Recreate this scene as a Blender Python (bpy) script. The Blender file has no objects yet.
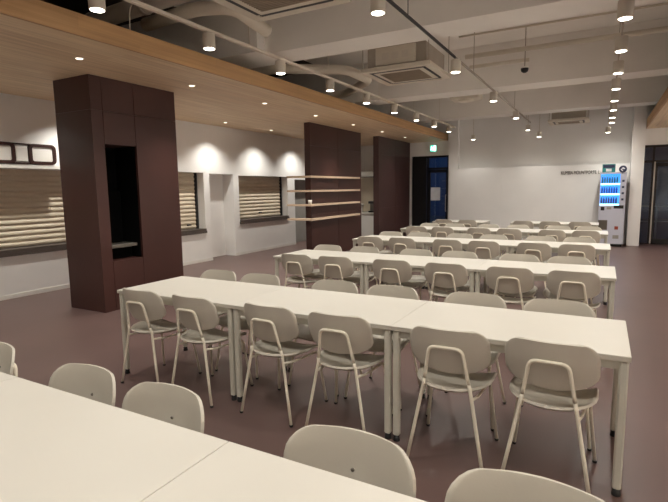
import bpy, math, random
from mathutils import Vector, Matrix
random.seed(4)
SC = bpy.context.scene
COL = SC.collection
PI = math.pi

# ------------------------------------------------------------------ materials
def srgb(r, g, b):
    f = lambda c: (c/255/12.92) if c/255 <= .04045 else ((c/255+.055)/1.055)**2.4
    return (f(r), f(g), f(b), 1)

def mat(name, rgb, rough=.5, metal=0, var=.06, scale=6, stretch=(1, 1, 1), bump=0, spec=.5, emit=None, es=0, bscale=None):
    m = bpy.data.materials.new(name); m.use_nodes = True
    nt = m.node_tree; b = nt.nodes['Principled BSDF']
    tc = nt.nodes.new('ShaderNodeTexCoord'); mp = nt.nodes.new('ShaderNodeMapping')
    mp.inputs['Scale'].default_value = stretch
    nz = nt.nodes.new('ShaderNodeTexNoise'); nz.inputs['Scale'].default_value = scale; nz.inputs['Detail'].default_value = 4
    cr = nt.nodes.new('ShaderNodeValToRGB')
    c = srgb(*rgb)
    cr.color_ramp.elements[0].color = tuple(x*(1-var) for x in c[:3])+(1,)
    cr.color_ramp.elements[1].color = tuple(min(1, x*(1+var)) for x in c[:3])+(1,)
    cr.color_ramp.elements[0].position = .3; cr.color_ramp.elements[1].position = .7
    nt.links.new(tc.outputs['Object'], mp.inputs[0]); nt.links.new(mp.outputs[0], nz.inputs['Vector'])
    nt.links.new(nz.outputs['Fac'], cr.inputs[0]); nt.links.new(cr.outputs[0], b.inputs['Base Color'])
    b.inputs['Roughness'].default_value = rough; b.inputs['Metallic'].default_value = metal
    b.inputs['Specular IOR Level'].default_value = spec
    if bump:
        bn = nt.nodes.new('ShaderNodeBump'); bn.inputs['Strength'].default_value = bump; bn.inputs['Distance'].default_value = .002
        n2 = nt.nodes.new('ShaderNodeTexNoise'); n2.inputs['Scale'].default_value = bscale or scale*20
        nt.links.new(mp.outputs[0], n2.inputs['Vector']); nt.links.new(n2.outputs['Fac'], bn.inputs['Height'])
        nt.links.new(bn.outputs[0], b.inputs['Normal'])
    if emit:
        b.inputs['Emission Color'].default_value = srgb(*emit); b.inputs['Emission Strength'].default_value = es
    return m

def wood_mat(name, ca, cb, plank=.12):
    m = bpy.data.materials.new(name); m.use_nodes = True
    nt = m.node_tree; b = nt.nodes['Principled BSDF']
    tc = nt.nodes.new('ShaderNodeTexCoord'); mp = nt.nodes.new('ShaderNodeMapping')
    mp.inputs['Rotation'].default_value = (0, 0, PI/2)
    sep = nt.nodes.new('ShaderNodeSeparateXYZ')
    br = nt.nodes.new('ShaderNodeTexBrick')
    br.inputs['Scale'].default_value = 1; br.inputs['Brick Width'].default_value = 1.8; br.inputs['Row Height'].default_value = plank
    br.inputs['Mortar Size'].default_value = .0012; br.offset = .37
    a, c = srgb(*ca), srgb(*cb)
    br.inputs['Color1'].default_value = a; br.inputs['Color2'].default_value = c
    br.inputs['Mortar'].default_value = tuple(x*.75 for x in a[:3])+(1,)
    # vertical faces: use z as the cross-plank coordinate as well
    ad = nt.nodes.new('ShaderNodeMath'); ad.operation = 'ADD'
    cmb = nt.nodes.new('ShaderNodeCombineXYZ')
    nt.links.new(tc.outputs['Object'], sep.inputs[0])
    nt.links.new(sep.outputs['X'], ad.inputs[0]); nt.links.new(sep.outputs['Z'], ad.inputs[1])
    nt.links.new(sep.outputs['Y'], cmb.inputs['X']); nt.links.new(ad.outputs[0], cmb.inputs['Y'])
    nt.links.new(cmb.outputs[0], br.inputs['Vector'])
    nz = nt.nodes.new('ShaderNodeTexNoise'); nz.inputs['Scale'].default_value = 1; nz.inputs['Detail'].default_value = 5
    mp2 = nt.nodes.new('ShaderNodeMapping'); mp2.inputs['Scale'].default_value = (.9, 26, 1)
    nt.links.new(cmb.outputs[0], mp2.inputs[0]); nt.links.new(mp2.outputs[0], nz.inputs['Vector'])
    mx = nt.nodes.new('ShaderNodeMix'); mx.data_type = 'RGBA'; mx.blend_type = 'MULTIPLY'; mx.inputs['Factor'].default_value = .55
    cr = nt.nodes.new('ShaderNodeValToRGB')
    cr.color_ramp.elements[0].color = (.55, .5, .45, 1); cr.color_ramp.elements[1].color = (1, 1, 1, 1)
    cr.color_ramp.elements[0].position = .3; cr.color_ramp.elements[1].position = .65
    nt.links.new(nz.outputs['Fac'], cr.inputs[0])
    nt.links.new(br.outputs['Color'], mx.inputs['A']); nt.links.new(cr.outputs[0], mx.inputs['B'])
    nt.links.new(mx.outputs['Result'], b.inputs['Base Color'])
    b.inputs['Roughness'].default_value = .6
    return m

def glass_mat(name, tint=(.8, .9, 1, 1), fac=.06):
    m = bpy.data.materials.new(name); m.use_nodes = True
    nt = m.node_tree; nt.nodes.clear()
    o = nt.nodes.new('ShaderNodeOutputMaterial'); mx = nt.nodes.new('ShaderNodeMixShader')
    t = nt.nodes.new('ShaderNodeBsdfTransparent'); g = nt.nodes.new('ShaderNodeBsdfGlossy')
    t.inputs[0].default_value = tint; g.inputs['Roughness'].default_value = .03; g.inputs['Color'].default_value = (.8, .85, .9, 1)
    mx.inputs[0].default_value = fac
    nt.links.new(t.outputs[0], mx.inputs[1]); nt.links.new(g.outputs[0], mx.inputs[2]); nt.links.new(mx.outputs[0], o.inputs[0])
    return m

def emit_mat(name, rgb, s):
    m = bpy.data.materials.new(name); m.use_nodes = True
    nt = m.node_tree; nt.nodes.clear()
    o = nt.nodes.new('ShaderNodeOutputMaterial'); e = nt.nodes.new('ShaderNodeEmission')
    e.inputs[0].default_value = srgb(*rgb); e.inputs[1].default_value = s
    nt.links.new(e.outputs[0], o.inputs[0]); return m

M = dict(
    top=mat('cream_laminate', (203, 198, 188), .42, var=.015, scale=3),
    edge=mat('cream_edge_band', (186, 180, 168), .5, var=.02),
    frame=mat('beige_coated_steel', (190, 186, 173), .45, var=.02),
    shell=mat('beige_plastic', (188, 181, 168), .5, var=.02, bump=.15, scale=8),
    tube=mat('cream_coated_tube', (224, 216, 198), .38, var=.02),
    black=mat('black_rubber', (18, 17, 17), .6),
    floor=mat('plum_vinyl_floor', (97, 77, 73), .38, var=.07, scale=1.6, bump=.05, bscale=60, spec=.45),
    wall=mat('white_plaster', (240, 238, 235), .8, var=.02, scale=2, bump=.1, bscale=80),
    ceil=mat('painted_concrete', (236, 232, 226), .85, var=.04, scale=1.5, bump=.15, bscale=60),
    dark=mat('plenum_shade', (46, 41, 36), .9),
    maroon=mat('maroon_cladding', (66, 38, 33), .42, var=.12, scale=1.2, spec=.4),
    slate=mat('dark_brown_cladding', (72, 48, 46), .5, var=.10, scale=1.2, spec=.4),
    brown=mat('dark_brown_frame', (54, 30, 26), .45),
    shutter=mat('cream_shutter_slat', (214, 202, 180), .45, var=.05, scale=3),
    steel=mat('brushed_steel', (120, 114, 106), .35, metal=.7, var=.08, scale=2, stretch=(1, 20, 1)),
    silver=mat('pale_steel', (196, 194, 188), .35, metal=.4),
    pale=mat('pale_wood', (214, 190, 164), .5, var=.05, scale=5),
    white=mat('white_paint', (232, 229, 222), .45, var=.01),
    grey=mat('grey_door_paint', (150, 146, 140), .6),
    bk=mat('black_frame_metal', (20, 20, 22), .4),
    lampbody=mat('off_white_lamp', (206, 197, 184), .55, var=.02),
    duct=mat('grey_duct', (164, 154, 141), .6, var=.08, scale=4),
    ac=mat('ac_plastic', (212, 203, 188), .55, var=.02),
    grille=mat('ac_grille', (150, 136, 120), .7, var=.05),
    paper=mat('paper', (225, 228, 232), .8),
    letters=mat('sign_letters', (58, 44, 38), .5),
    wood=wood_mat('oak_planks', (240, 218, 184), (232, 206, 172)),
    fascia=wood_mat('oak_fascia', (190, 150, 104), (178, 140, 98)),
    sill=mat('dark_sill', (84, 75, 69), .6),
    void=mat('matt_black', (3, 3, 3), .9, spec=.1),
    glass=glass_mat('door_glass'),
    lens=emit_mat('lamp_lens', (255, 246, 228), 16),
    smalllens=emit_mat('small_lens', (255, 240, 214), 3),
    exitg=emit_mat('exit_green', (60, 205, 170), 2.2),
    exitw=emit_mat('exit_white', (205, 250, 238), 3.5),
    vback=emit_mat('vending_backlight', (70, 165, 255), 1.7),
    vstrip=emit_mat('vending_strip_light', (190, 235, 255), 4.5),
    vbody=mat('vending_body', (196, 197, 210), .35, var=.01),
    teal=mat('teal_label', (40, 130, 130), .4),
    blue=mat('blue_label', (20, 70, 180), .4),
    purple=mat('purple_label', (70, 40, 110), .4),
    navy=mat('navy_print', (45, 52, 82), .5),
    red=mat('red_mark', (150, 60, 40), .5),
    asphalt=mat('asphalt', (60, 62, 66), .9),
    facade=mat('outside_wall', (70, 80, 100), .9),
)

# ------------------------------------------------------------------ mesh builder
class MB:
    def __init__(s): s.v, s.f, s.sm = [], [], []
    def add(s, vs, fs, smooth=False):
        n = len(s.v); s.v += [tuple(p) for p in vs]
        for f in fs: s.f.append([i+n for i in f]); s.sm.append(smooth)
        return s
    def box(s, x0, x1, y0, y1, z0, z1, bev=0):
        if x0 > x1: x0, x1 = x1, x0
        if y0 > y1: y0, y1 = y1, y0
        if z0 > z1: z0, z1 = z1, z0
        if bev:
            b = min(bev, (x1-x0)*.45, (y1-y0)*.45, (z1-z0)*.45)
            # chamfered box: octagonal loops stacked in z
            def loop(i, z, k):
                X0, X1, Y0, Y1 = x0+i, x1-i, y0+i, y1-i
                return [(X0+k, Y0, z), (X1-k, Y0, z), (X1, Y0+k, z), (X1, Y1-k, z), (X1-k, Y1, z), (X0+k, Y1, z), (X0, Y1-k, z), (X0, Y0+k, z)]
            L = [loop(b, z0, b*.4), loop(0, z0+b, b), loop(0, z1-b, b), loop(b, z1, b*.4)]
            vs = [p for l in L for p in l]; fs = [list(range(7, -1, -1)), list(range(24, 32))]
            for a in range(3):
                for i in range(8): fs.append([a*8+i, a*8+(i+1) % 8, a*8+8+(i+1) % 8, a*8+8+i])
            return s.add(vs, fs)
        vs = [(x, y, z) for z in (z0, z1) for y in (y0, y1) for x in (x0, x1)]
        return s.add(vs, [(0, 2, 3, 1), (4, 5, 7, 6), (0, 1, 5, 4), (2, 6, 7, 3), (0, 4, 6, 2), (1, 3, 7, 5)])
    def tube(s, pts, r, seg=10, r2=None):
        pts = [Vector(p) for p in pts]; n = len(pts); rings = []
        t = (pts[1]-pts[0]).normalized()
        u = t.orthogonal().normalized()
        for i, p in enumerate(pts):
            if i == 0: d = t
            elif i == n-1: d = (pts[-1]-pts[-2]).normalized()
            else: d = ((pts[i]-pts[i-1]).normalized()+(pts[i+1]-pts[i]).normalized()).normalized()
            u = (u-d*u.dot(d)).normalized(); w = d.cross(u)
            rr = r if r2 is None else r+(r2-r)*i/(n-1)
            rings.append([p+(u*math.cos(a)+w*math.sin(a))*rr for a in [2*PI*k/seg for k in range(seg)]])
        vs = [q for ring in rings for q in ring]; fs = []
        for i in range(n-1):
            for k in range(seg): fs.append([i*seg+k, i*seg+(k+1) % seg, (i+1)*seg+(k+1) % seg, (i+1)*seg+k])
        s.add(vs, fs, True)
        c = len(s.v)-len(vs)
        s.f.append([c+k for k in range(seg-1, -1, -1)]); s.sm.append(False)
        s.f.append([c+(n-1)*seg+k for k in range(seg)]); s.sm.append(False)
        return s
    def lathe(s, prof, c=(0, 0, 0), seg=24, axis='z'):
        vs = []; fs = []
        for (r, z) in prof:
            for k in range(seg):
                a = 2*PI*k/seg; p = (r*math.cos(a), r*math.sin(a), z)
                if axis == 'y': p = (p[0], p[2], p[1])
                if axis == 'x': p = (p[2], p[0], p[1])
                vs.append((p[0]+c[0], p[1]+c[1], p[2]+c[2]))
        for i in range(len(prof)-1):
            for k in range(seg): fs.append([i*seg+k, i*seg+(k+1) % seg, (i+1)*seg+(k+1) % seg, (i+1)*seg+k])
        n0 = len(s.v); s.add(vs, fs, True)
        s.f.append([n0+k for k in range(seg-1, -1, -1)]); s.sm.append(False)
        s.f.append([n0+(len(prof)-1)*seg+k for k in range(seg)]); s.sm.append(False)
        return s
    def prism(s, poly, a0, a1, axis='y'):
        n = len(poly)
        def P(p, a): return (p[0], a, p[1]) if axis == 'y' else ((a, p[0], p[1]) if axis == 'x' else (p[0], p[1], a))
        vs = [P(p, a0) for p in poly]+[P(p, a1) for p in poly]
        fs = [list(range(n)), list(range(2*n-1, n-1, -1))]+[[i, i+n, (i+1) % n+n, (i+1) % n] for i in range(n)]
        return s.add(vs, fs)
    def shell(s, grid, th):
        """closed smooth shell from a grid of Vectors, thickness th along -normal"""
        R, Cn = len(grid), len(grid[0]); N = [[None]*Cn for _ in range(R)]
        for i in range(R):
            for j in range(Cn):
                a = grid[min(i+1, R-1)][j]-grid[max(i-1, 0)][j]; b = grid[i][min(j+1, Cn-1)]-grid[i][max(j-1, 0)]
                N[i][j] = a.cross(b).normalized()
        vs = [p for r in grid for p in r]+[grid[i][j]-N[i][j]*th for i in range(R) for j in range(Cn)]
        fs = []; o = R*Cn
        for i in range(R-1):
            for j in range(Cn-1):
                q = [i*Cn+j, i*Cn+j+1, (i+1)*Cn+j+1, (i+1)*Cn+j]
                fs.append(q[::-1]); fs.append([k+o for k in q])
        n0 = len(s.v); s.add(vs, fs, True)
        bd = [(0, j) for j in range(Cn)]+[(i, Cn-1) for i in range(1, R)]+[(R-1, j) for j in range(Cn-2, -1, -1)]+[(i, 0) for i in range(R-2, 0, -1)]
        for k in range(len(bd)):
            a, b = bd[k], bd[(k+1) % len(bd)]; A = a[0]*Cn+a[1]; B = b[0]*Cn+b[1]
            s.f.append([n0+A, n0+B, n0+B+o, n0+A+o]); s.sm.append(False)
        return s
    def build(s, name, m, parent=None, loc=None, smooth_all=False):
        me = bpy.data.meshes.new(name); me.from_pydata(s.v, [], s.f)
        me.polygons.foreach_set('use_smooth', [True]*len(s.f) if smooth_all else s.sm)
        me.update(); me.materials.append(M[m] if isinstance(m, str) else m)
        import bmesh
        bm = bmesh.new(); bm.from_mesh(me); bmesh.ops.recalc_face_normals(bm, faces=bm.faces); bm.to_mesh(me); bm.free()
        o = bpy.data.objects.new(name, me); COL.objects.link(o)
        if parent: o.parent = parent
        if loc: o.location = loc
        return o

def fillet(pts, r, k=4):
    pts = [Vector(p) for p in pts]; out = [pts[0]]
    for i in range(1, len(pts)-1):
        a, b, c = pts[i-1], pts[i], pts[i+1]
        d1 = (a-b).normalized(); d2 = (c-b).normalized()
        q = min(r, (a-b).length*.45, (c-b).length*.45)
        A, Cc = b+d1*q, b+d2*q
        for t in range(k+1):
            u = t/k; out.append(A*(1-u)**2+b*2*u*(1-u)+Cc*u*u)
    out.append(pts[-1]); return out

def empty(name, loc=(0, 0, 0), rz=0):
    o = bpy.data.objects.new(name, None); COL.objects.link(o); o.location = loc; o.rotation_euler = (0, 0, rz)
    o.empty_display_size = .1; return o
def tag(o, label, cat, group=None):
    o['label'] = label; o['category'] = cat
    if group: o['group'] = group
    return o
def struct(o): o['kind'] = 'structure'; return o
KIDS = {}
def copy_tree(o, parent=None):
    c = o.copy(); COL.objects.link(c)
    if parent: c.parent = parent
    for ch in [x for x in COL.objects if x.parent == o]: copy_tree(ch, c)
    return c
def copy_thing(o, loc, rz=0, label=None, group=None):
    c = copy_tree(o); c.location = loc; c.rotation_euler = (0, 0, rz)
    if label: c['label'] = label
    if group: c['group'] = group
    return c
ORD = ['first', 'second', 'third', 'fourth', 'fifth', 'sixth', 'seventh', 'eighth', 'ninth', 'tenth']

# ------------------------------------------------------------------ setting
WX = -7.5          # face of the left wall
FY = 14.9          # face of the far wall
SZ = 2.93          # wooden soffit height
CZ = 4.05          # slab
struct(MB().box(-9.2, 5.2, -4.2, FY+.2, -.1, 0).build('floor', 'floor'))
struct(MB().box(-9.2, 5.2, -4.2, FY+.2, CZ, CZ+.15).build('ceiling', 'ceil'))

# left wall with openings (front face X = WX, thickness .3)
OPEN = [(2.3, 5.3, .67, 1.88), (7.0, 7.89, .67, 1.91), (8.07, 8.85, 0, 1.89), (9.04, 11.07, .78, 1.87), (11.42, 12.6, 0, 1.8)]
wl = MB(); x0, x1 = WX-.32, WX
ys = -4.2
for (a, b, z0, z1) in OPEN:
    wl.box(x0, x1, ys, a, 0, CZ)
    if z0 > 0: wl.box(x0, x1, a, b, 0, z0)
    wl.box(x0, x1, a, b, z1, CZ)
    ys = b
wl.box(x0, x1, ys, FY, 0, CZ)
struct(wl.build('wall_left', 'wall'))
struct(MB().box(WX-.55, x0-.001, 7.9, 9.0, 0, 2.4).build('wall_left_recess', 'wall'))
# baseboards
bb = MB(); ys = -4.2
for (a, b, z0, z1) in OPEN:
    if z0 == 0: bb.box(WX, WX+.008, ys, a, 0, .06); ys = b
bb.box(WX, WX+.008, ys, FY, 0, .06)
struct(bb.build('baseboard_left', 'white'))

# shuttered serving hatches
def hatch(n, a, b, z0, z1):
    w = empty('window_%d' % n, (WX, (a+b)/2, z0)); struct(w)
    oy = -(a+b)/2; oz = -z0
    xs = -.24
    prof = []
    nsl = max(3, int(round((z1-z0-.05)/.085))); h = (z1-z0-.05)/nsl
    pts = []
    for i in range(nsl):
        for t, d in ((0, 0), (.1, .012), (.35, .022), (.6, .02), (.85, .008), (.93, 0)):
            pts.append((xs+d, .05+(i+t)*h))
    pts.append((xs, z1-z0))
    poly = pts+[(xs-.02, z1-z0), (xs-.02, .05)]
    MB().prism([(p[0], p[1]) for p in poly], a+.05+oy, b-.05+oy, 'y').build('shutter', 'shutter', w)
    fr = MB().box(xs-.02, xs+.05, a+oy, a+.05+oy, 0, z1-z0).box(xs-.02, xs+.05, b-.05+oy, b+oy, 0, z1-z0)
    fr.build('guide_channel', 'bk', w)
    MB().box(-.3, .03, a-.012+oy, b+.012+oy, -.05, -.001).box(-.3, .028, a+.001+oy, b-.001+oy, 0, .045).build('counter_sill', 'sill', w)
    MB().box(-.31, -.3, a+oy, b+oy, 0, z1-z0).build('backing', 'bk', w)
    return w
hatch(1, 2.3, 5.3, .67, 1.88)
w2 = hatch(2, 7.0, 7.89, .67, 1.91)
w3 = hatch(3, 9.04, 11.07, .78, 1.87)
MB().box(-.2, -.17, -.03, .06, .16, .19).build('shutter_handle', 'bk', w3)
MB().box(-.2, -.17, .1, .2, .12, .15).build('shutter_handle', 'bk', w2)

# side door behind the wall opening
d1 = struct(MB().box(WX-.32, WX-.27, 11.42, 12.6, 0, 1.8).build('door_1', 'grey'))
MB().box(WX-.27, WX-.22, 11.56, 11.58, .9, 1.12).build('door_handle', 'bk', d1)

# wooden soffit, left and right, with fascia
struct(MB().box(-7.5, -4.2, -4.2, FY, SZ, SZ+.03).build('trim_1', 'wood'))
struct(MB().box(-4.23, -4.199, -4.2, FY, SZ-.002, 3.12).build('trim_8', 'fascia'))
struct(MB().box(.85, 5.2, -4.2, FY, SZ, SZ+.03).build('trim_2', 'wood'))
struct(MB().box(.849, .88, -4.2, FY, SZ-.002, 3.12).build('trim_9', 'fascia'))
# unlit space above the soffits, its shade put into a dark colour
struct(MB().box(-7.5, -5.3, -4.2, FY, CZ-.02, CZ-.001).box(-7.499, -7.48, -4.2, FY, SZ+.031, CZ-.021).build('trim_shade_left', 'dark'))
struct(MB().box(1.3, 5.2, -4.2, FY, CZ-.02, CZ-.001).build('trim_shade_right', 'dark'))

# beams
for i, (a, b) in enumerate(((1.3, 1.85), (5.45, 5.97), (9.35, 9.9), (12.85, 13.35))):
    m = MB().box(-7.45, 5.2, a, b, 3.3, CZ)
    if i == 1: m.box(-7.45, -4.0, a-.16, a, 3.3, CZ)
    struct(m.build('ceiling_beam', 'ceil'))

# far wall
fw = MB()
fw.box(-9.2, -5.34, FY, FY+.2, 0, CZ)
fw.box(-5.34, -4.16, FY, FY+.2, 2.5, CZ)
fw.box(-4.16, .76, FY, FY+.2, 0, CZ)
fw.box(.76, 3.6, FY, FY+.2, 2.52, CZ)
fw.box(3.6, 5.2, FY, FY+.2, 0, CZ)
struct(fw.build('wall_far', 'wall'))
struct(MB().box(5.0, 5.2, -4.2, FY, 0, CZ).build('wall_right', 'wall'))
struct(MB().box(-7.5, 5.0, -4.2, -4.0, 0, CZ).build('wall_back', 'wall'))
struct(MB().box(-4.12, -3.85, 14.705, FY, 0, CZ).build('wall_pier', 'wall'))
# low partition with faint panel joints
pt = MB(); xs_ = [-4.06, -2.55, -1.04, .56]
for a, b in zip(xs_, xs_[1:]): pt.box(a, b-.004, 14.62, 14.7, 0, 2.075)
pt.box(-4.06, .55, 14.63, 14.69, 0, 2.07)
struct(pt.build('wall_partition', 'wall'))
struct(MB().box(.575, .845, 14.32, 14.72, 0, CZ).build('column', 'wall'))

# ------------------------------------------------------------------ clad column with niche
cx0, cx1, cy0, cy1 = -6.17, -5.47, 3.9, 5.24
ny0, ny1, nz0, nz1 = 4.06, 4.53, .64, 2.12
cm = MB()
f = .02; ix = cx1-f
nd = .42
cm.box(cx0+f, ix-nd, cy0+f, cy1-f, 0, SZ)
cm.box(ix-nd, ix, cy0+f, ny0-.001, 0, SZ); cm.box(ix-nd, ix, ny1+.001, cy1-f, 0, SZ)
cm.box(ix-nd, ix, ny0, ny1, 0, nz0); cm.box(ix-nd, ix, ny0, ny1, nz1, SZ)
g = .003
for (a, b, z0, z1) in [(cy0, ny0, 0, 2.52), (cy0, ny0, 2.52, SZ), (ny0, ny1, 0, nz0), (ny0, ny1, nz1, 2.52), (ny0, ny1, 2.52, SZ),
                       (ny1, cy1, 0, 2.52), (ny1, cy1, 2.52, SZ)]:
    cm.box(ix, cx1, a+(g if a > cy0 else 0), b-(g if b < cy1 else 0), z0+(g if z0 > 0 else 0), z1)
for (z0, z1) in ((0, 2.52), (2.52, SZ)):
    cm.box(cx0, ix, cy0, cy0+f, z0+(g if z0 else 0), z1)
    cm.box(cx0, ix, cy1-f, cy1, z0+(g if z0 else 0), z1)
    cm.box(cx0, cx0+f, cy0+f, cy1-f, z0+(g if z0 else 0), z1)
colm = struct(cm.build('column', 'maroon'))
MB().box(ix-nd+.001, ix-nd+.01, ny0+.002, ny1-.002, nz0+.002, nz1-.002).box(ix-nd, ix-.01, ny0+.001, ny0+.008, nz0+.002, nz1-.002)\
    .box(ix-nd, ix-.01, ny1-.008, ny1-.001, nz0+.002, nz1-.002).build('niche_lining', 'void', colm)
# dispenser in the niche
dz = nz0
dp = tag(empty('water_dispenser', (ix-.25, 4.3, dz)), 'dark water dispenser with grey drip tray inside the niche of the maroon column', 'dispenser')
MB().box(-.15, .1, -.2, .2, 0, .15, .01).build('base_cabinet', 'void', dp)
MB().box(-.15, .2, -.21, .21, .155, .2, .006).build('drip_tray', 'steel', dp)
MB().box(-.15, -.06, -.2, .2, .2, .9, .015).build('back_panel', 'void', dp)
sp = MB().tube(fillet([(-.08, -.16, .2), (-.08, -.16, .62), (.05, -.16, .66), (.09, -.16, .56)], .05), .016).build('spout', 'steel', dp)
MB().lathe([(.03, 0), (.036, .02), (.036, .07), (.02, .09)], (.05, -.16, .66), 14).build('knob', 'grey', sp)

# clad wall panels
def clad(x0, x1, y0, y1, m):
    k = MB(); f = .02
    k.box(x0+f, x1-f, y0+f, y1-f, 0, SZ)
    n = 2; w = (y1-y0)/n
    for i in range(n):
        for (z0, z1) in ((0, .98), (.98, 2.45), (2.45, SZ)):
            for (a, b) in ((x1-f, x1), (x0, x0+f)):
                k.box(a, b, y0+i*w+(.003 if i else 0), y0+(i+1)*w-(.003 if i < n-1 else 0), z0+(.003 if z0 else 0), z1)
    for yy in (y0, y1-f): k.box(x0+f, x1-f, yy, yy+f, 0, SZ)
    return struct(k.build('wall_panel', m))
clad(-5.64, -5.5, 9.0, 11.5, 'maroon')
clad(-5.56, -5.4, 12.4, 14.86, 'slate')

# shelf boards wrapped round the near panel
zs = [.885, 1.19, 1.49, 1.79]
nm = ['lowest', 'second lowest', 'second highest', 'highest']
for z, q in zip(zs, nm):
    poly = [(-5.97, 8.78), (-5.36, 8.78), (-5.36, 11.14), (-5.499, 11.14), (-5.499, 8.999), (-5.97, 8.999)]
    tag(MB().prism(poly, z-.02, z+.02, 'z').build('wall_shelf', 'pale'), 'pale wooden shelf board wrapped round the maroon wall panel, %s of four' % q, 'shelf', 'shelf boards on the maroon wall panel')
cp = MB().lathe([(.035, 0), (.045, .09), (.042, .09), (.033, .008)], (-5.44, 8.86, zs[1]+.0205), 16).build('cup', 'white')
tag(cp, 'small white cup standing on the corner of a wall shelf', 'cup')

# ------------------------------------------------------------------ menu sign over the first hatch
def rrect(y0, y1, z0, z1, r, k=5):
    out = []
    for (cy, cz, a0) in ((y1-r, z1-r, 0), (y0+r, z1-r, 90), (y0+r, z0+r, 180), (y1-r, z0+r, 270)):
        for i in range(k+1):
            a = math.radians(a0+90*i/k); out.append((cy+r*math.cos(a), cz+r*math.sin(a)))
    return out
def ring(mb, outer, inner, a0, a1):
    n = len(outer)
    vs = [(a, p[0], p[1]) for a in (a0, a1) for L in (outer, inner) for p in L]
    fs = []
    for i in range(n):
        j = (i+1) % n
        fs += [[i, j, n+j, n+i], [2*n+i, 3*n+i, 3*n+j, 2*n+j], [i, 2*n+i, 2*n+j, j], [n+i, n+j, 3*n+j, 3*n+i]]
    return mb.add(vs, fs)
ms = tag(empty('menu_sign', (WX, 4.3, 1.93)), 'row of white menu boards in rounded dark brown frames above the large shutter', 'sign')
for (a, b) in ((2.3, 3.05), (3.15, 4.06), (4.25, 4.66)):
    a -= 4.3; b -= 4.3
    o = ring(MB(), rrect(a, b, .02, .32, .07), rrect(a+.05, b-.05, .065, .275, .03), .02, .06).build('menu_frame', 'brown', ms)
    MB().prism(rrect(a+.03, b-.03, .045, .295, .03), .03, .045, 'x').build('menu_board', 'white', o)
MB().box(.0, .05, -1.95, .3, .3, .318).box(0, .05, -1.95, .3, .02, .038).build('rail', 'brown', ms)
MB().box(0, .045, -.23, -.06, .06, .28).build('centre_panel', 'white', ms)
MB().box(0, .09, -2, .42, -.045, .0).build('ledge', 'white', ms)

# ------------------------------------------------------------------ corner counter between the panels
ct = tag(empty('serving_counter', (-6.9, 14.55, 0)), 'white serving counter in the far left corner between the dark panels', 'counter')
MB().box(-.5, .6, -.33, .33, 0, .70).build('body', 'white', ct)
MB().box(-.52, .62, -.36, .34, .701, .76, .008).build('countertop', 'top', ct)
hd = tag(empty('range_hood', (-6.9, 14.6, 1.9)), 'steel hood box fixed high on the wall over the far corner counter', 'hood')
MB().box(-.5, .6, -.25, .29, 0, .17, .01).build('canopy', 'silver', hd)
MB().box(-.48, .58, -.251, -.24, -.03, 0).build('lip', 'steel', hd)
struct(MB().box(-7.4, -6.3, FY-.02, FY-.001, .77, 1.89).build('trim_5', 'shutter'))
cn = tag(empty('canister', (-6.84, 14.3, .7605)), 'white canister with a wide top standing on the far corner counter', 'canister')
MB().lathe([(.05, 0), (.055, .02), (.05, .2)], (0, 0, 0), 16).build('body', 'white', cn)
MB().lathe([(.06, .201), (.09, .23), (.09, .27), (.04, .29)], (0, 0, 0), 16).build('lid', 'white', cn)
bx = tag(empty('coffee_machine', (-6.50, 14.45, .7605)), 'small dark machine on the far corner counter beside the white canister', 'machine')
MB().box(-.11, .11, -.12, .12, 0, .05, .01).build('base', 'bk', bx)
MB().box(-.11, .11, .02, .12, .05, .28, .01).build('body', 'steel', bx)
MB().box(-.11, .11, -.12, .12, .281, .36, .01).build('head', 'bk', bx)

# ------------------------------------------------------------------ glass entrances
def glazed(n, x0, x1, zt, mull, doors):
    d = empty('door_%d' % n, ((x0+x1)/2, FY, 0)); struct(d); ox = -(x0+x1)/2
    fr = MB(); w = .05
    for x in [x0+w/2]+mull+[x1-w/2]: fr.box(x-w/2+ox, x+w/2+ox, .02, .1, 0, zt)
    fr.box(x0+ox, x1+ox, .02, .1, zt-.06, zt).box(x0+ox, x1+ox, .02, .1, 2.08, 2.14).box(x0+ox, x1+ox, .02, .1, 0, .03)
    fr.build('frame', 'bk', d)
    MB().box(x0+.02+ox, x1-.02+ox, .055, .063, .02, zt-.03).build('glass_pane', 'glass', d)
    for (a, b, hx) in doors:
        lf = MB().box(a+ox, a+.06+ox, .0, .04, .02, 2.07).box(b-.06+ox, b+ox, 0, .04, .02, 2.07).box(a+ox, b+ox, 0, .04, .02, .14).box(a+ox, b+ox, 0, .04, 1.98, 2.07)
        q = lf.build('door_leaf', 'bk', d)
        MB().tube(fillet([(hx+ox, .0, .8), (hx+ox, -.05, .8), (hx+ox, -.05, 1.3), (hx+ox, 0, 1.3)], .02), .012, 8).build('pull_handle', 'silver', q)
    return d
glazed(2, -5.34, -4.16, 2.5, [-4.83], [(-4.8, -4.19, -4.24)])
struct(MB().box(-5.32, -4.86, FY-.03, FY+.018, 0, 2.44).build('trim_6', 'bk'))
g3 = glazed(3, .78, 3.58, 2.52, [1.08, 2.3], [(1.12, 2.28, 2.2)])
struct(MB().box(1.10, 1.13, FY-.02, FY+.0, .02, 2.1).build('trim_7', 'silver'))
pn = MB().box(-4.72, -4.42, FY-.012, FY-.008, 1.13, 1.53).build('paper_notice', 'paper')
tag(pn, 'white paper notice taped to the blue lit glass door', 'notice')
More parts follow.
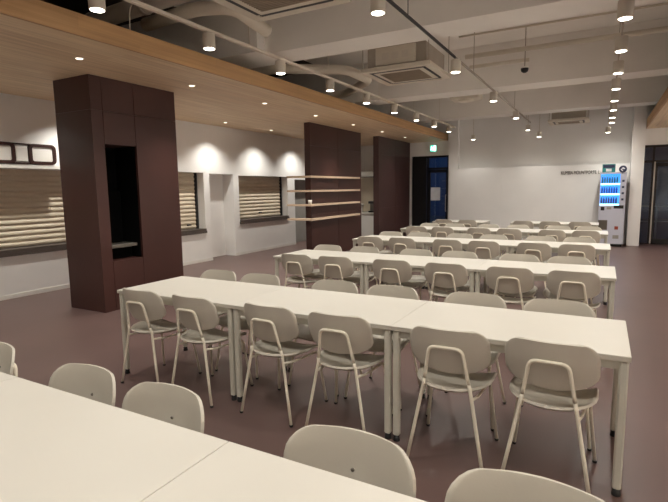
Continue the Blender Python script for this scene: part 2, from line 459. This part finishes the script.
# exit sign
ex = tag(empty('exit_sign', (-4.64, FY, 2.72)), 'small green lit exit sign on the wall above the glass door', 'sign')
MB().box(-.1, .1, -.05, 0, -.1, .1, .008).build('case', 'white', ex)
MB().box(-.092, .092, -.056, -.051, -.09, .09).build('face', 'exitg', ex)
fg = MB().box(.01, .08, -.06, -.0565, -.08, .08)
fg.build('doorway_mark', 'exitw', ex)
MB().lathe([(.016, -.0605), (.016, -.057)], (-.05, 0, .055), 12, 'y').prism([(-.075, .03), (-.03, .035), (-.01, .0), (-.04, -.01), (-.015, -.075), (-.035, -.078), (-.055, -.02), (-.08, -.06), (-.088, -.05), (-.07, 0)], -.0605, -.057, 'y').build('running_figure', 'exitw', ex)

# outside, night
struct(MB().box(-14, 12, FY+.2, FY+16, -.15, -.05).build('ground', 'asphalt'))
ob = struct(MB().box(-16, 14, FY+12, FY+14, -.05, 7).build('wall_outside', 'facade'))
gr = tag(empty('guard_rail', (2.0, FY+2.2, -.05)), 'dark outdoor guard rail seen through the glass entrance on the right', 'railing')
for k in range(5): MB().tube([(-1.2+.6*k, 0, 0), (-1.2+.6*k, 0, .95)], .025, 8).build('post', 'grey', gr)
MB().tube([(-1.3, 0, .95), (1.3, 0, .95)], .025, 8).tube([(-1.3, 0, .5), (1.3, 0, .5)], .018, 8).build('bar', 'grey', gr)

# ------------------------------------------------------------------ wall lettering
def text_obj(name, s, size, m, loc, rot, ext=.004, parent=None, width=None):
    cu = bpy.data.curves.new(name, 'FONT'); cu.body = s; cu.size = size; cu.extrude = ext; cu.align_x = 'LEFT'
    t = bpy.data.objects.new(name, cu); COL.objects.link(t)
    dg = bpy.context.evaluated_depsgraph_get(); me = bpy.data.meshes.new_from_object(t.evaluated_get(dg))
    bpy.data.objects.remove(t)
    if width:
        xs = [v.co.x for v in me.vertices]; k = width/(max(xs)-min(xs))
        for v in me.vertices: v.co.x = (v.co.x-min(xs))*k
    me.materials.clear(); me.materials.append(M[m])
    o = bpy.data.objects.new(name, me); COL.objects.link(o); o.location = loc; o.rotation_euler = rot
    if parent: o.parent = parent
    return o
t = text_obj('wall_lettering', 'KUMBIA MOUNTPORTE. L', .13, 'letters', (-1.015, 14.616, 1.825), (PI/2, 0, 0), .006, None, .91)
tag(t, 'dark capital lettering on the white partition left of the vending machine', 'lettering')

# ------------------------------------------------------------------ vending machine
VX0, VX1, VY = -.085, .485, 13.95
vm = tag(empty('vending_machine', ((VX0+VX1)/2, VY+.3, 0)), 'white drinks vending machine with a blue lit display beside the white column', 'vending machine')
a, b = VX0-(VX0+VX1)/2, VX1-(VX0+VX1)/2
f0 = -.3
wx1 = b-.13
MB().box(a, b, f0+.1, .3, .07, 1.84).box(a, b, f0, f0+.1, .07, 1.02).box(a, b, f0, f0+.1, 1.80, 1.84).box(a, a+.02, f0, f0+.1, 1.02, 1.8).box(wx1, b, f0, f0+.1, 1.02, 1.8).build('cabinet', 'vbody', vm)
MB().box(a+.02, b-.02, f0+.05, .25, 0, .07).build('plinth', 'black', vm)
MB().box(a+.02, wx1, f0+.092, f0+.098, 1.02, 1.8).build('display_back', 'vback', vm)
for k, z in enumerate((1.055, 1.31, 1.56)):
    s_ = MB().box(a+.02, wx1, f0+.015, f0+.09, z-.02, z).build('display_shelf', 'vbody', vm)
    MB().box(a+.025, wx1-.005, f0+.009, f0+.0145, z-.03, z+.012).build('strip_light', 'vstrip', s_)
MB().box(a+.02, wx1, f0+.002, f0+.005, 1.02, 1.8).build('display_glass', 'glass', vm)
MB().box(a+.05, a+.13, f0-.006, f0, .9, .99).build('coin_panel', 'bk', vm)
MB().box(a+.18, a+.28, f0-.006, f0, .93, .99).build('button_panel', 'grey', vm)
MB().box(a+.33, b-.03, f0-.006, f0, .95, 1.03).build('bill_slot', 'bk', vm)
MB().box(a+.01, a+.21, f0-.008, f0, .42, .66).build('delivery_flap', 'steel', vm)
MB().box(a+.37, a+.45, f0-.004, f0, .43, .51).build('sticker', 'red', vm)
MB().box(a+.34, a+.47, f0-.004, f0, .2, .29).build('sticker', 'grey', vm)
for z in (1.15, 1.3, 1.45, 1.6): MB().box(wx1+.04, b-.04, f0-.005, f0, z, z+.05).build('button', 'navy', vm)
tp = MB().box(a+.04, a+.32, f0+.03, f0+.05, 1.841, 2.04).build('topper_sign', 'teal', vm)
MB().box(a+.06, a+.3, f0+.024, f0+.029, 1.95, 2.02).build('topper_stripe', 'navy', tp)
MB().box(a+.12, a+.24, f0+.024, f0+.029, 1.86, 1.93).build('topper_mark', 'paper', tp)
em = MB().lathe([(.085, 0), (.085, .012)], (b-.09, f0-.02, 1.91), 24, 'y').build('round_emblem', 'navy', vm)
MB().prism([(b-.14, 1.90), (b-.09, 1.96), (b-.04, 1.92), (b-.07, 1.905), (b-.09, 1.925), (b-.11, 1.9), (b-.08, 1.87), (b-.1, 1.86)], f0-.026, f0-.0205, 'y').build('emblem_mark', 'paper', em)
MB().box(b-.1, b-.08, f0-.005, f0+.02, 1.80, 1.835).build('emblem_bracket', 'grey', vm)
# bottles on display
def bottle(m):
    r = empty('drink_bottle'); MB().lathe([(.019, 0), (.021, .01), (.021, .12), (.009, .16), (.009, .175)], seg=10).build('body', m, r)
    MB().lathe([(.011, .1755), (.011, .192)], seg=8).build('cap', 'paper', r); return r
first = {}
for k, (z, m, q) in enumerate(((1.0555, 'purple', 'lowest'), (1.3105, 'blue', 'middle'), (1.5605, 'teal', 'top'))):
    p = bottle(m)
    tag(p, '%s labelled bottle on the %s lit shelf of the vending machine' % (m, q), 'bottle', 'bottles on the %s vending shelf' % q)
    for i in range(7):
        o = p if i == 0 else copy_tree(p)
        o.location = (VX0+.055+i*.053, VY+.06, z)

# ------------------------------------------------------------------ tables
TW, TD, TH = 1.215, .715, .72
def make_table(w):
    t = empty('dining_table'); t['category'] = 'table'
    MB().box(-w/2+.001, w/2-.001, 0, TD, TH-.004, TH, .0015).build('tabletop', 'top', t)
    MB().box(-w/2+.001, w/2-.001, 0, TD, TH-.026, TH-.0045).build('edge_band', 'edge', t)
    fr = MB(); i = .02; z0, z1 = TH-.075, TH-.0265
    fr.box(-w/2+i, w/2-i, i+.005, i+.03, z0, z1).box(-w/2+i, w/2-i, TD-i-.03, TD-i-.005, z0, z1)
    fr.box(-w/2+i, -w/2+i+.03, i+.03, TD-i-.03, z0, z1).box(w/2-i-.03, w/2-i, i+.03, TD-i-.03, z0, z1)
    fr.build('apron', 'frame', t)
    for sx in (-1, 1):
        for y in (.008, TD-.048):
            xa = sx*(w/2-.028)
            l = MB().box(xa-.02, xa+.02, y, y+.04, .035, z0-.0005 if False else TH-.0268, .008).build('leg', 'frame', t)
            MB().lathe([(.02, 0), (.021, .004), (.016, .036)], (xa, y+.02, 0), 12).build('foot', 'black', l)
    return t
ROWY = [.42, 2.604, 4.826, 7.018, 9.197, 11.4]
RXR = [.193, .156, .139, .119, .108]
ROWN = ['nearest table row', 'front full table row', 'second full table row', 'third full table row', 'fourth full table row']
tproto = make_table(TW); used = False
for r in range(5):
    for k in range(3):
        x = RXR[r]-TW*(3-k)+TW/2
        t = tproto if not used else copy_tree(tproto)
        used = True
        t.location = (x, ROWY[r], 0)
        where = ['left', 'middle', 'right'][k]
        rn = ['closest row, cut off by the photo edge', 'first complete row', 'second complete row', 'third complete row', 'fourth complete row'][r]
        tag(t, 'cream topped table, %s one of the %s' % (where, rn), 'table', 'cream tables in the %s' % ROWN[r])
t = copy_tree(tproto); t.location = (-2.96, ROWY[5], 0)
tag(t, 'cream topped table standing apart at the left end of the farthest row', 'table', 'cream tables in the farthest row')
t = make_table(1.74); t.location = (-.92, ROWY[5], 0)
tag(t, 'longer cream topped table of the farthest row, in front of the vending machine', 'table', 'cream tables in the farthest row')

# ------------------------------------------------------------------ chairs
def make_chair():
    c = empty('shell_chair'); c['category'] = 'chair'
    # backrest (front side faces +y)
    W, z0, z1 = .213, .525, .782
    h = z1-z0; g = []
    for d in (0, .006, .02, .042, .07, .1, .14, .17, .195, .215, .235, .248, .255, h):
        if d < .07: e = (.07-d)/.07; w = W-.06+.06*math.sqrt(max(0, 1-e*e))
        else: w = W
        t = h-d; r = .088
        if t < r: w = W-r+math.sqrt(max(0, r*r-(r-t)**2))
        row = []
        for j in range(25):
            u = -1+2*j/24; x = u*w
            z = z0+d+.028*(x/.17)**2*max(0, 1-d/.14)
            y = -.172-.25*d+1.5*x*x-.006*math.sin(PI*d/h)
            k = max(0, 1-(x/.075)**4)*max(0, min(1, (.15-d)/.03))
            row.append(Vector((x, y+.007*k, z)))
        g.append(row)
    bk = MB().shell(g, .011).build('backrest', 'shell', c)
    MB().lathe([(.0065, -.22), (.0065, -.2085), (.004, -.206)], (0, 0, .665), 12, 'y').build('bolt', 'steel', bk)
    # seat: round towards the back, straight front edge
    g = []
    ysm = [-.235*math.cos(math.radians(a)) for a in (4, 12, 22, 34, 47, 60, 75, 90)]+[.04, .08, .12, .15, .172, .188, .197, .2]
    for y in ysm:
        if y < 0: w = .215*math.sqrt(max(0, 1-(y/.235)**2))
        else:
            r = .07; t = .2-y; w = .215 if t > r else .215-r+math.sqrt(max(0, r*r-(r-t)**2))
        row = []
        for j in range(21):
            u = -1+2*j/20; x = u*w
            rho = math.sqrt((x/.215)**2+(min(y, 0)/.235)**2)
            z = .410+.014*rho**2+(.024*((rho-.72)/.28)**2 if rho > .72 else 0)
            if y > .05: z -= .022*((y-.05)/.15)**2*(1-.3*abs(u))
            row.append(Vector((x, y, z)))
        g.append(row)
    MB().shell(g, .013).build('seat', 'shell', c)
    R = .0097
    # rear legs, arch
    yb = lambda z: -.236+.036*min(1, z/.45) if z < .45 else -.2-.175*(z-.45)
    xr = lambda z: .21-.125*z/.68
    for s in (-1, 1):
        l = MB().tube([(s*xr(z), yb(z), z) for z in (.012, .2, .45, .49)], R).build('leg', 'tube', c)
        MB().lathe([(.011, 0), (.0125, .003), (.0125, .014)], (s*xr(0), yb(0), 0), 10).build('glide', 'black', l)
    pts = [(-xr(z), yb(z), z) for z in (.49, .55)]+[(-.088, yb(.68), .682), (.088, yb(.68), .682)]+[(xr(z), yb(z), z) for z in (.55, .49)]
    MB().tube(fillet(pts, .035), R).build('back_arch', 'tube', c)
    for s in (-1, 1):
        MB().tube([(s*xr(.40), yb(.40)+.008, .40), (s*.15, -.1, .386), (s*.165, .1, .384), (s*.166, .13, .384)], .008, 8).build('side_rail', 'tube', c)
        l = MB().tube(fillet([(s*.165, .09, .385), (s*.172, .155, .380), (s*.212, .2, .012)], .05), R).build('leg', 'tube', c)
        MB().lathe([(.011, 0), (.0125, .003), (.0125, .014)], (s*.2125, .2005, 0), 10).build('glide', 'black', l)
    return c
cproto = make_chair(); cused = False
CH = {  # row: (near xs, far xs)
    0: ([], [-2.60, -1.88, -1.41, -.63, -.11]),
    1: ([-3.11, -2.56, -1.90, -1.385, -.70, -.185], [-3.10, -2.61, -1.87, -1.37, -.75, -.215]),
    2: ([-3.13, -2.62, -1.94, -1.35, -.74, -.19], [-3.18, -2.65, -1.96, -1.43, -.77, -.28]),
    3: ([-3.18, -2.65, -1.95, -1.44, -.77, -.27], [-3.18, -2.67, -1.99, -1.46, -.78, -.27]),
    4: ([-3.19, -2.66, -1.98, -1.44, -.74, -.22], [-3.18, -2.65, -1.97, -1.42, -.70, -.20]),
    5: ([-3.26, -2.72, -1.50, -.96, -.39], []),
}
rl = ['closest table row', 'first complete table row', 'second complete table row', 'third complete table row', 'fourth complete table row', 'farthest table row']
for r, (near, far) in CH.items():
    for side, xs in (('near', near), ('far', far)):
        for k, x in enumerate(xs):
            c = cproto if not cused else copy_tree(cproto)
            cused = True
            jit = random.uniform(-.05, .05); dy = random.uniform(-.012, .012)
            if side == 'near': c.location = (x, ROWY[r]+.105+dy, 0); c.rotation_euler = (0, 0, jit)
            else: c.location = (x, ROWY[r]+TD-.105+dy*.5+.01, 0); c.rotation_euler = (0, 0, PI+jit*.6)
            if r == 0:
                L = ['beige shell chair cut off by the left edge of the photo behind the closest table', 'beige shell chair behind the closest table, second from the left edge of the photo',
                     'beige shell chair behind the closest table, left of its visible top seam', 'beige shell chair behind the closest table, fourth from the left edge',
                     'beige shell chair at the bottom edge of the photo, rightmost behind the closest table'][k]
            else:
                n = len(xs)
                pos = 'leftmost' if k == 0 else ('rightmost' if k == n-1 else ORD[k]+' from left')
                face = 'seen from behind, near side' if side == 'near' else 'facing the camera, far side'
                L = 'beige shell chair %s of %s, %s' % (face, rl[r], pos)
            tag(c, L, 'chair', 'chairs along the %s side of the %s' % (side, rl[r]))

# ------------------------------------------------------------------ lamps
LC = (1.0, .965, .885)
def spot(loc, w, size=150, blend=1, rad=.06, rot=(0, 0, 0), col=LC):
    l = bpy.data.lights.new('downlight_beam', 'SPOT'); l.energy = w; l.spot_size = math.radians(size); l.spot_blend = blend; l.shadow_soft_size = rad; l.color = col
    o = bpy.data.objects.new('downlight_beam', l); COL.objects.link(o); o.location = loc; o.rotation_euler = rot
    return o
def make_lamp():
    t = empty('cylinder_downlight'); t['category'] = 'lamp'
    MB().lathe([(.058, .0), (.065, .002), (.067, .01), (.067, .155), (.063, .16)], seg=28).build('body', 'lampbody', t)
    MB().lathe([(.054, -.004), (.057, -.001)], seg=24).build('lens', 'lens', t)
    MB().lathe([(.02, .1605), (.02, .169)], seg=10).build('stem', 'lampbody', t)
    return t
lp = make_lamp(); lused = False
LZ = 3.05
rows = [('left', -3.82, [2.855+1.345*k for k in range(9)], 'lamps along the left wooden soffit edge'),
        ('middle', -1.81, [4.15+2.58*k for k in range(4)], 'lamps on the middle ceiling rail'),
        ('right', .10, [5.46+1.27*k for k in range(7)]+[14.1], 'lamps on the right ceiling rail')]
hidden = {'left': [1.48, .12, -1.24, -2.6], 'middle': [1.57, -1.01], 'right': [4.19, 2.92, 1.65, .38, -.89, -2.16]}
PW = {'left': 75, 'middle': 132, 'right': 90}
for q, x, ysl, grp in rows:
    for k, y in enumerate(ysl):
        t = lp if not lused else copy_tree(lp)
        lused = True
        t.location = (x, y, LZ)
        pos = 'nearest' if k == 0 else ('farthest' if k == len(ysl)-1 else ORD[k]+' nearest')
        where = {'left': 'row beside the left wooden soffit', 'middle': 'middle ceiling row', 'right': 'right hand ceiling row'}[q]
        tag(t, 'white cylinder downlight hanging in the %s, %s one' % (where, pos), 'lamp', grp)
        spot((x, y, LZ-.02), PW[q]*(.35 if (q, k) in (('left', 7), ('left', 8), ('right', 7)) else 1))
    for y in hidden[q]:
        t = copy_tree(lp); t.location = (x, y, LZ)
        tag(t, 'white cylinder downlight in the %s ceiling row, beyond the camera' % q, 'lamp', grp+' beyond the camera')
        spot((x, y, LZ-.02), PW[q]*.72)
# rails the lamps hang from
def rail(name, x, y0, y1, w, m, label):
    t = tag(empty(name, (x, 0, 3.22)), label, 'rail')
    MB().box(-w/2, w/2, y0, y1, 0, .03).build('track', m, t)
    y = y0+.6 if y0 < 0 else y0+1
    while y < y1:
        MB().tube([(0, y, .03), (0, y, .079 if any(a-.02 < y < b+.02 for a, b in ((1.3, 1.85), (5.45, 5.97), (9.35, 9.9), (12.85, 13.35))) else CZ-3.221)], .005, 6).build('hanger_rod', m, t); y += 1.95
rail('lighting_rail', -3.82, -3.5, 14.2, .045, 'ac', 'pale lighting rail running beside the left wooden soffit')
rail('lighting_rail', -1.81, -3.5, 6.7, .018, 'bk', 'black lighting rail of the middle row, near half')
rail('lighting_rail', -1.81, 6.75, 14.4, .018, 'duct', 'thin grey lighting rail of the middle row, far half')
rail('lighting_rail', .10, -3.5, 14.4, .014, 'duct', 'thin lighting rail of the right lamp row')

# recessed soffit downlights
def make_rec():
    t = empty('recessed_downlight'); t['category'] = 'lamp'
    MB().lathe([(.043, -.004), (.05, -.001), (.05, 0)], seg=20).build('rim', 'white', t)
    MB().lathe([(.034, -.007), (.036, -.0045)], seg=16).build('lens', 'smalllens', t)
    return t
rp = None
for q, x, pw, ang, ysl in (('inner', -4.92, 70, 90, [3.42+1.62*k for k in range(7)]), ('wall', -6.97, 100, 118, [3.22+1.61*k for k in range(7)])):
    for k, y in enumerate(ysl):
        if q == 'inner' or True:
            if rp is None: rp = make_rec(); t = rp
            else: t = copy_tree(rp)
            t.location = (x, y, SZ)
            pos = 'nearest' if k == 0 else ('farthest' if k == len(ysl)-1 else ORD[k]+' nearest')
            tag(t, 'small recessed downlight in the left soffit, %s of the row %s' % (pos, 'nearer its edge' if q == 'inner' else 'along the wall'), 'lamp', 'recessed lamps in the soffit row %s' % ('near its edge' if q == 'inner' else 'by the wall'))
            spot((x, y, SZ-.02), pw*(.4 if q == 'inner' and k > 4 else 1), ang, .75, .04)
# unseen lamps added in right soffit and by back wall to brighten the ceiling
for k in range(9):
    t = copy_tree(rp); t.location = (4.55, -2.6+1.9*k, SZ)
    tag(t, 'unseen recessed downlight added in the right wooden soffit to brighten the ceiling', 'lamp', 'added recessed lamps in the right soffit')
    spot((4.55, -2.6+1.9*k, SZ-.02), 430, 110, .5, .04)
for k in range(4):
    t = copy_tree(lp); t.location = (-3.2+1.6*k, -3.55, LZ)
    tag(t, 'unseen white cylinder downlight added near the back wall to brighten the ceiling', 'lamp', 'added lamps by the back wall')
    spot((-3.2+1.6*k, -3.55, LZ-.02), 35)
# wall washers by the far wall
for (x, y, z, L) in ((-3.26, 14.1, 2.84, 'small white spotlight near the far pier left of the partition'), (-1.82, 14.0, 2.99, 'small spotlight above the partition, end of the middle lamp row, left one'),
                     (-1.54, 14.0, 2.80, 'small spotlight above the partition, end of the middle lamp row, right one'), (.03, 14.0, 2.81, 'small spotlight above the vending machine, end of the right lamp row')):
    t = tag(empty('wall_spotlight', (x, y, z)), L, 'lamp', 'small spotlights along the far wall')
    MB().lathe([(.05, 0), (.056, .004), (.056, .13), (.05, .135)], seg=20).build('body', 'lampbody', t)
    MB().lathe([(.046, -.004), (.048, -.001)], seg=16).build('lens', 'lens', t)
    MB().tube([(0, 0, .1355), (0, 0, CZ-z)], .006, 6).build('stem', 'lampbody', t)
    spot((x, y, z-.02), 22, 130, 1, .04)

# ------------------------------------------------------------------ ceiling services
def cassette(x, y, z, sx, sy, label):
    t = tag(empty('air_conditioner', (x, y, z)), label, 'air conditioner', 'ceiling air conditioners')
    a, b = sx/2, sy/2; w = .1
    fr = MB(); fr.box(-a, a, -b, b, .02, .055, .006)
    for (x0, x1, y0, y1) in ((-a, a, -b, -b+w), (-a, a, b-w, b), (-a, -a+w, -b+w, b-w), (a-w, a, -b+w, b-w)): fr.box(x0, x1, y0, y1, -.002, .0195)
    fr.box(-a+w+.05, a-w-.05, -b+w+.05, b-w-.05, -.004, .0195)
    fr.build('panel', 'ac', t)
    gm = MB(); n = 18; gx, gy = a-w-.12, b-w-.12
    gm.box(-gx, gx, -gy, gy, -.006, -.0045)
    for i in range(n): yy = -gy+2*gy*i/n; gm.box(-gx, gx, yy, yy+.01, -.012, -.006)
    gm.build('intake_grille', 'grille', t)
    sl = MB(); k = .02
    for (x0, x1, y0, y1) in ((-a+w+.0, a-w-.0, -b+w-.01, -b+w+.045), (-a+w+.03, a-w-.03, b-w-.045, b-w-.005), (-a+w+.005, -a+w+.045, -b+w+.06, b-w-.06), (a-w-.045, a-w-.005, -b+w+.06, b-w-.06)):
        sl.box(x0, x1, y0, y1, -.003, .0195)
    sl.build('air_slot', 'bk', t)
    MB().box(-a+.08, a-.08, -b+.08, b-.08, .056, .34, .01).build('body', 'duct', t)
    for sx_ in (-1, 1):
        for sy_ in (-1, 1): MB().tube([(sx_*(a-.03), sy_*(b-.03), .056), (sx_*(a-.03), sy_*(b-.03), CZ-z)], .006, 6).build('hanger_rod', 'duct', t)
    return t
cassette(-2.60, 3.64, 3.2, 1.05, 1.05, 'square ceiling cassette air conditioner cut off by the top edge of the photo')
a2 = cassette(-2.68, 7.22, 3.2, 1.05, 1.05, 'square ceiling cassette air conditioner between the first and second beams')
MB().box(-.3, .3, -.48, -.446, .08, .32).build('service_box', 'ac', a2)
for k in range(3): MB().box(-.2+.15*k, -.1+.15*k, -.484, -.4805, .15, .24).build('knockout_cover', 'lampbody', a2)
cassette(-.85, 14.0, 3.12, .92, .8, 'ceiling cassette air conditioner close to the far wall')

def tube_thing(name, pts, r, m, label, cat, seg=14, fr=.15, rings=False):
    t = MB().tube(fillet(pts, fr, 6), r, seg)
    if rings:
        P = [Vector(p) for p in pts]
        for a_, b_ in zip(P, P[1:]):
            n = max(1, int((b_-a_).length/.9))
            for i in range(n):
                c = a_+(b_-a_)*((i+.5)/n); d = (b_-a_).normalized()*.02
                t.tube([c-d, c+d], r+.01, seg)
    o = t.build(name, m); return tag(o, label, cat)
tube_thing('air_duct', [(-6.9, 4.06, 3.52), (-3.25, 4.06, 3.66)], .1, 'duct', 'round grey air duct crossing above the left soffit behind the lamp rail', 'duct', rings=True)
tube_thing('air_duct', [(-4.9, 4.3, 3.5), (-4.1, 4.33, 3.55), (-3.72, 4.5, 3.55), (-3.7, 5.1, 3.45)], .075, 'ac', 'short grey flexible duct ending above the lamp rail near the first beam', 'duct')
tube_thing('air_duct', [(-6.8, 6.4, 3.42), (-4.6, 6.6, 3.42), (-3.75, 7.3, 3.44), (-3.7, 8.1, 3.42), (-4.6, 8.9, 3.4), (-6.8, 9.0, 3.4)], .075, 'ac', 'bent grey duct between the first and second beams left of the cassette', 'duct')
tube_thing('pipe', [(-2.0, 8.0, 3.55), (5.0, 8.0, 3.55)], .035, 'ac', 'long grey pipe running along the ceiling beside the second beam', 'pipe')
tube_thing('pipe', [(-2.1, 8.7, 3.55), (-1.15, 8.7, 3.55)], .03, 'ac', 'short grey pipe ending near the small ceiling camera', 'pipe')
tube_thing('pipe', [(-2.0, 7.6, 3.75), (5.0, 7.6, 3.75)], .014, 'ac', 'thin pipe high between the first and second beams', 'pipe')
tube_thing('cable', [(-3.95, 3.45, 3.3), (-4.0, 3.5, 3.42), (-4.2, 3.5, 3.35), (-4.21, 3.5, 3.1)], .006, 'duct', 'thin cable looping from the lamp rail to the soffit top', 'cable', 6)
cam = tag(empty('ceiling_camera', (-1.2, 8.6, 3.33)), 'small dark ceiling camera hanging before the second beam', 'camera')
MB().lathe([(.02, 0), (.05, .02), (.06, .05), (.06, .07)], seg=16).build('dome', 'bk', cam)
MB().lathe([(.065, .0705), (.065, .09)], seg=16).build('base', 'white', cam)
MB().tube([(0, 0, .0905), (0, 0, CZ-3.33)], .008, 6).build('stem', 'duct', cam)
sp_ = tag(empty('ceiling_speaker', (-2.62, 10.6, 3.3)), 'pale box speaker hanging from the ceiling beyond the second beam', 'speaker')
MB().box(-.3, .3, -.2, .2, .04, .4, .02).build('box', 'ac', sp_)
MB().lathe([(.1, 0), (.16, .015), (.17, .0395)], seg=24).build('grille', 'ac', sp_)
MB().tube([(0, 0, .4005), (0, 0, CZ-3.3)], .01, 6).build('stem', 'duct', sp_)
br = MB().tube([(-2.1, 14.3, 3.35), (-2.9, 13.9, 3.75)], .06, 10).build('ceiling_brace', 'ac')
struct(br)

# vending glow on its surroundings comes from its own display materials

# ------------------------------------------------------------------ world, camera
w = bpy.data.worlds.new('world'); SC.world = w; w.use_nodes = True
w.node_tree.nodes['Background'].inputs[0].default_value = (.02, .07, .2, 1)
w.node_tree.nodes['Background'].inputs[1].default_value = .35
# added blue spot on the outside wall, turns the left door glass blue
for (x, e, tx) in ((-6.5, 420, -8.5),):
    sl = bpy.data.lights.new('facade_blue_spot', 'SPOT'); sl.energy = e; sl.color = (.3, .6, 1); sl.spot_size = math.radians(120); sl.spot_blend = 1; sl.shadow_soft_size = .2
    so = bpy.data.objects.new('facade_blue_spot', sl); COL.objects.link(so); so.location = (x, FY+6, 4.5)
    so.rotation_euler = Vector((tx-x, 6, -3.5)).to_track_quat('-Z', 'Y').to_euler()

cd = bpy.data.cameras.new('camera'); co = bpy.data.objects.new('camera', cd); COL.objects.link(co)
h, yaw, pit, rol, fpx = 1.5238, .5031, .1264, -.0138, 487.57
fwd = Vector((-math.sin(yaw)*math.cos(pit), math.cos(yaw)*math.cos(pit), -math.sin(pit)))
r = Vector((math.cos(yaw), math.sin(yaw), 0)); u = r.cross(fwd)
r2 = r*math.cos(rol)+u*math.sin(rol); u2 = -r*math.sin(rol)+u*math.cos(rol)
mw = Matrix((r2, u2, -fwd)).transposed().to_4x4(); mw.translation = (0, 0, h)
co.matrix_world = mw
cd.sensor_fit = 'HORIZONTAL'; cd.sensor_width = 36; cd.lens = fpx/668*36
cd.clip_start = .05; cd.clip_end = 200
SC.camera = co
SC.view_settings.view_transform = 'Standard'; SC.view_settings.look = 'None'
SC.view_settings.exposure = .15; SC.view_settings.gamma = 1
SC.view_settings.use_curve_mapping = False
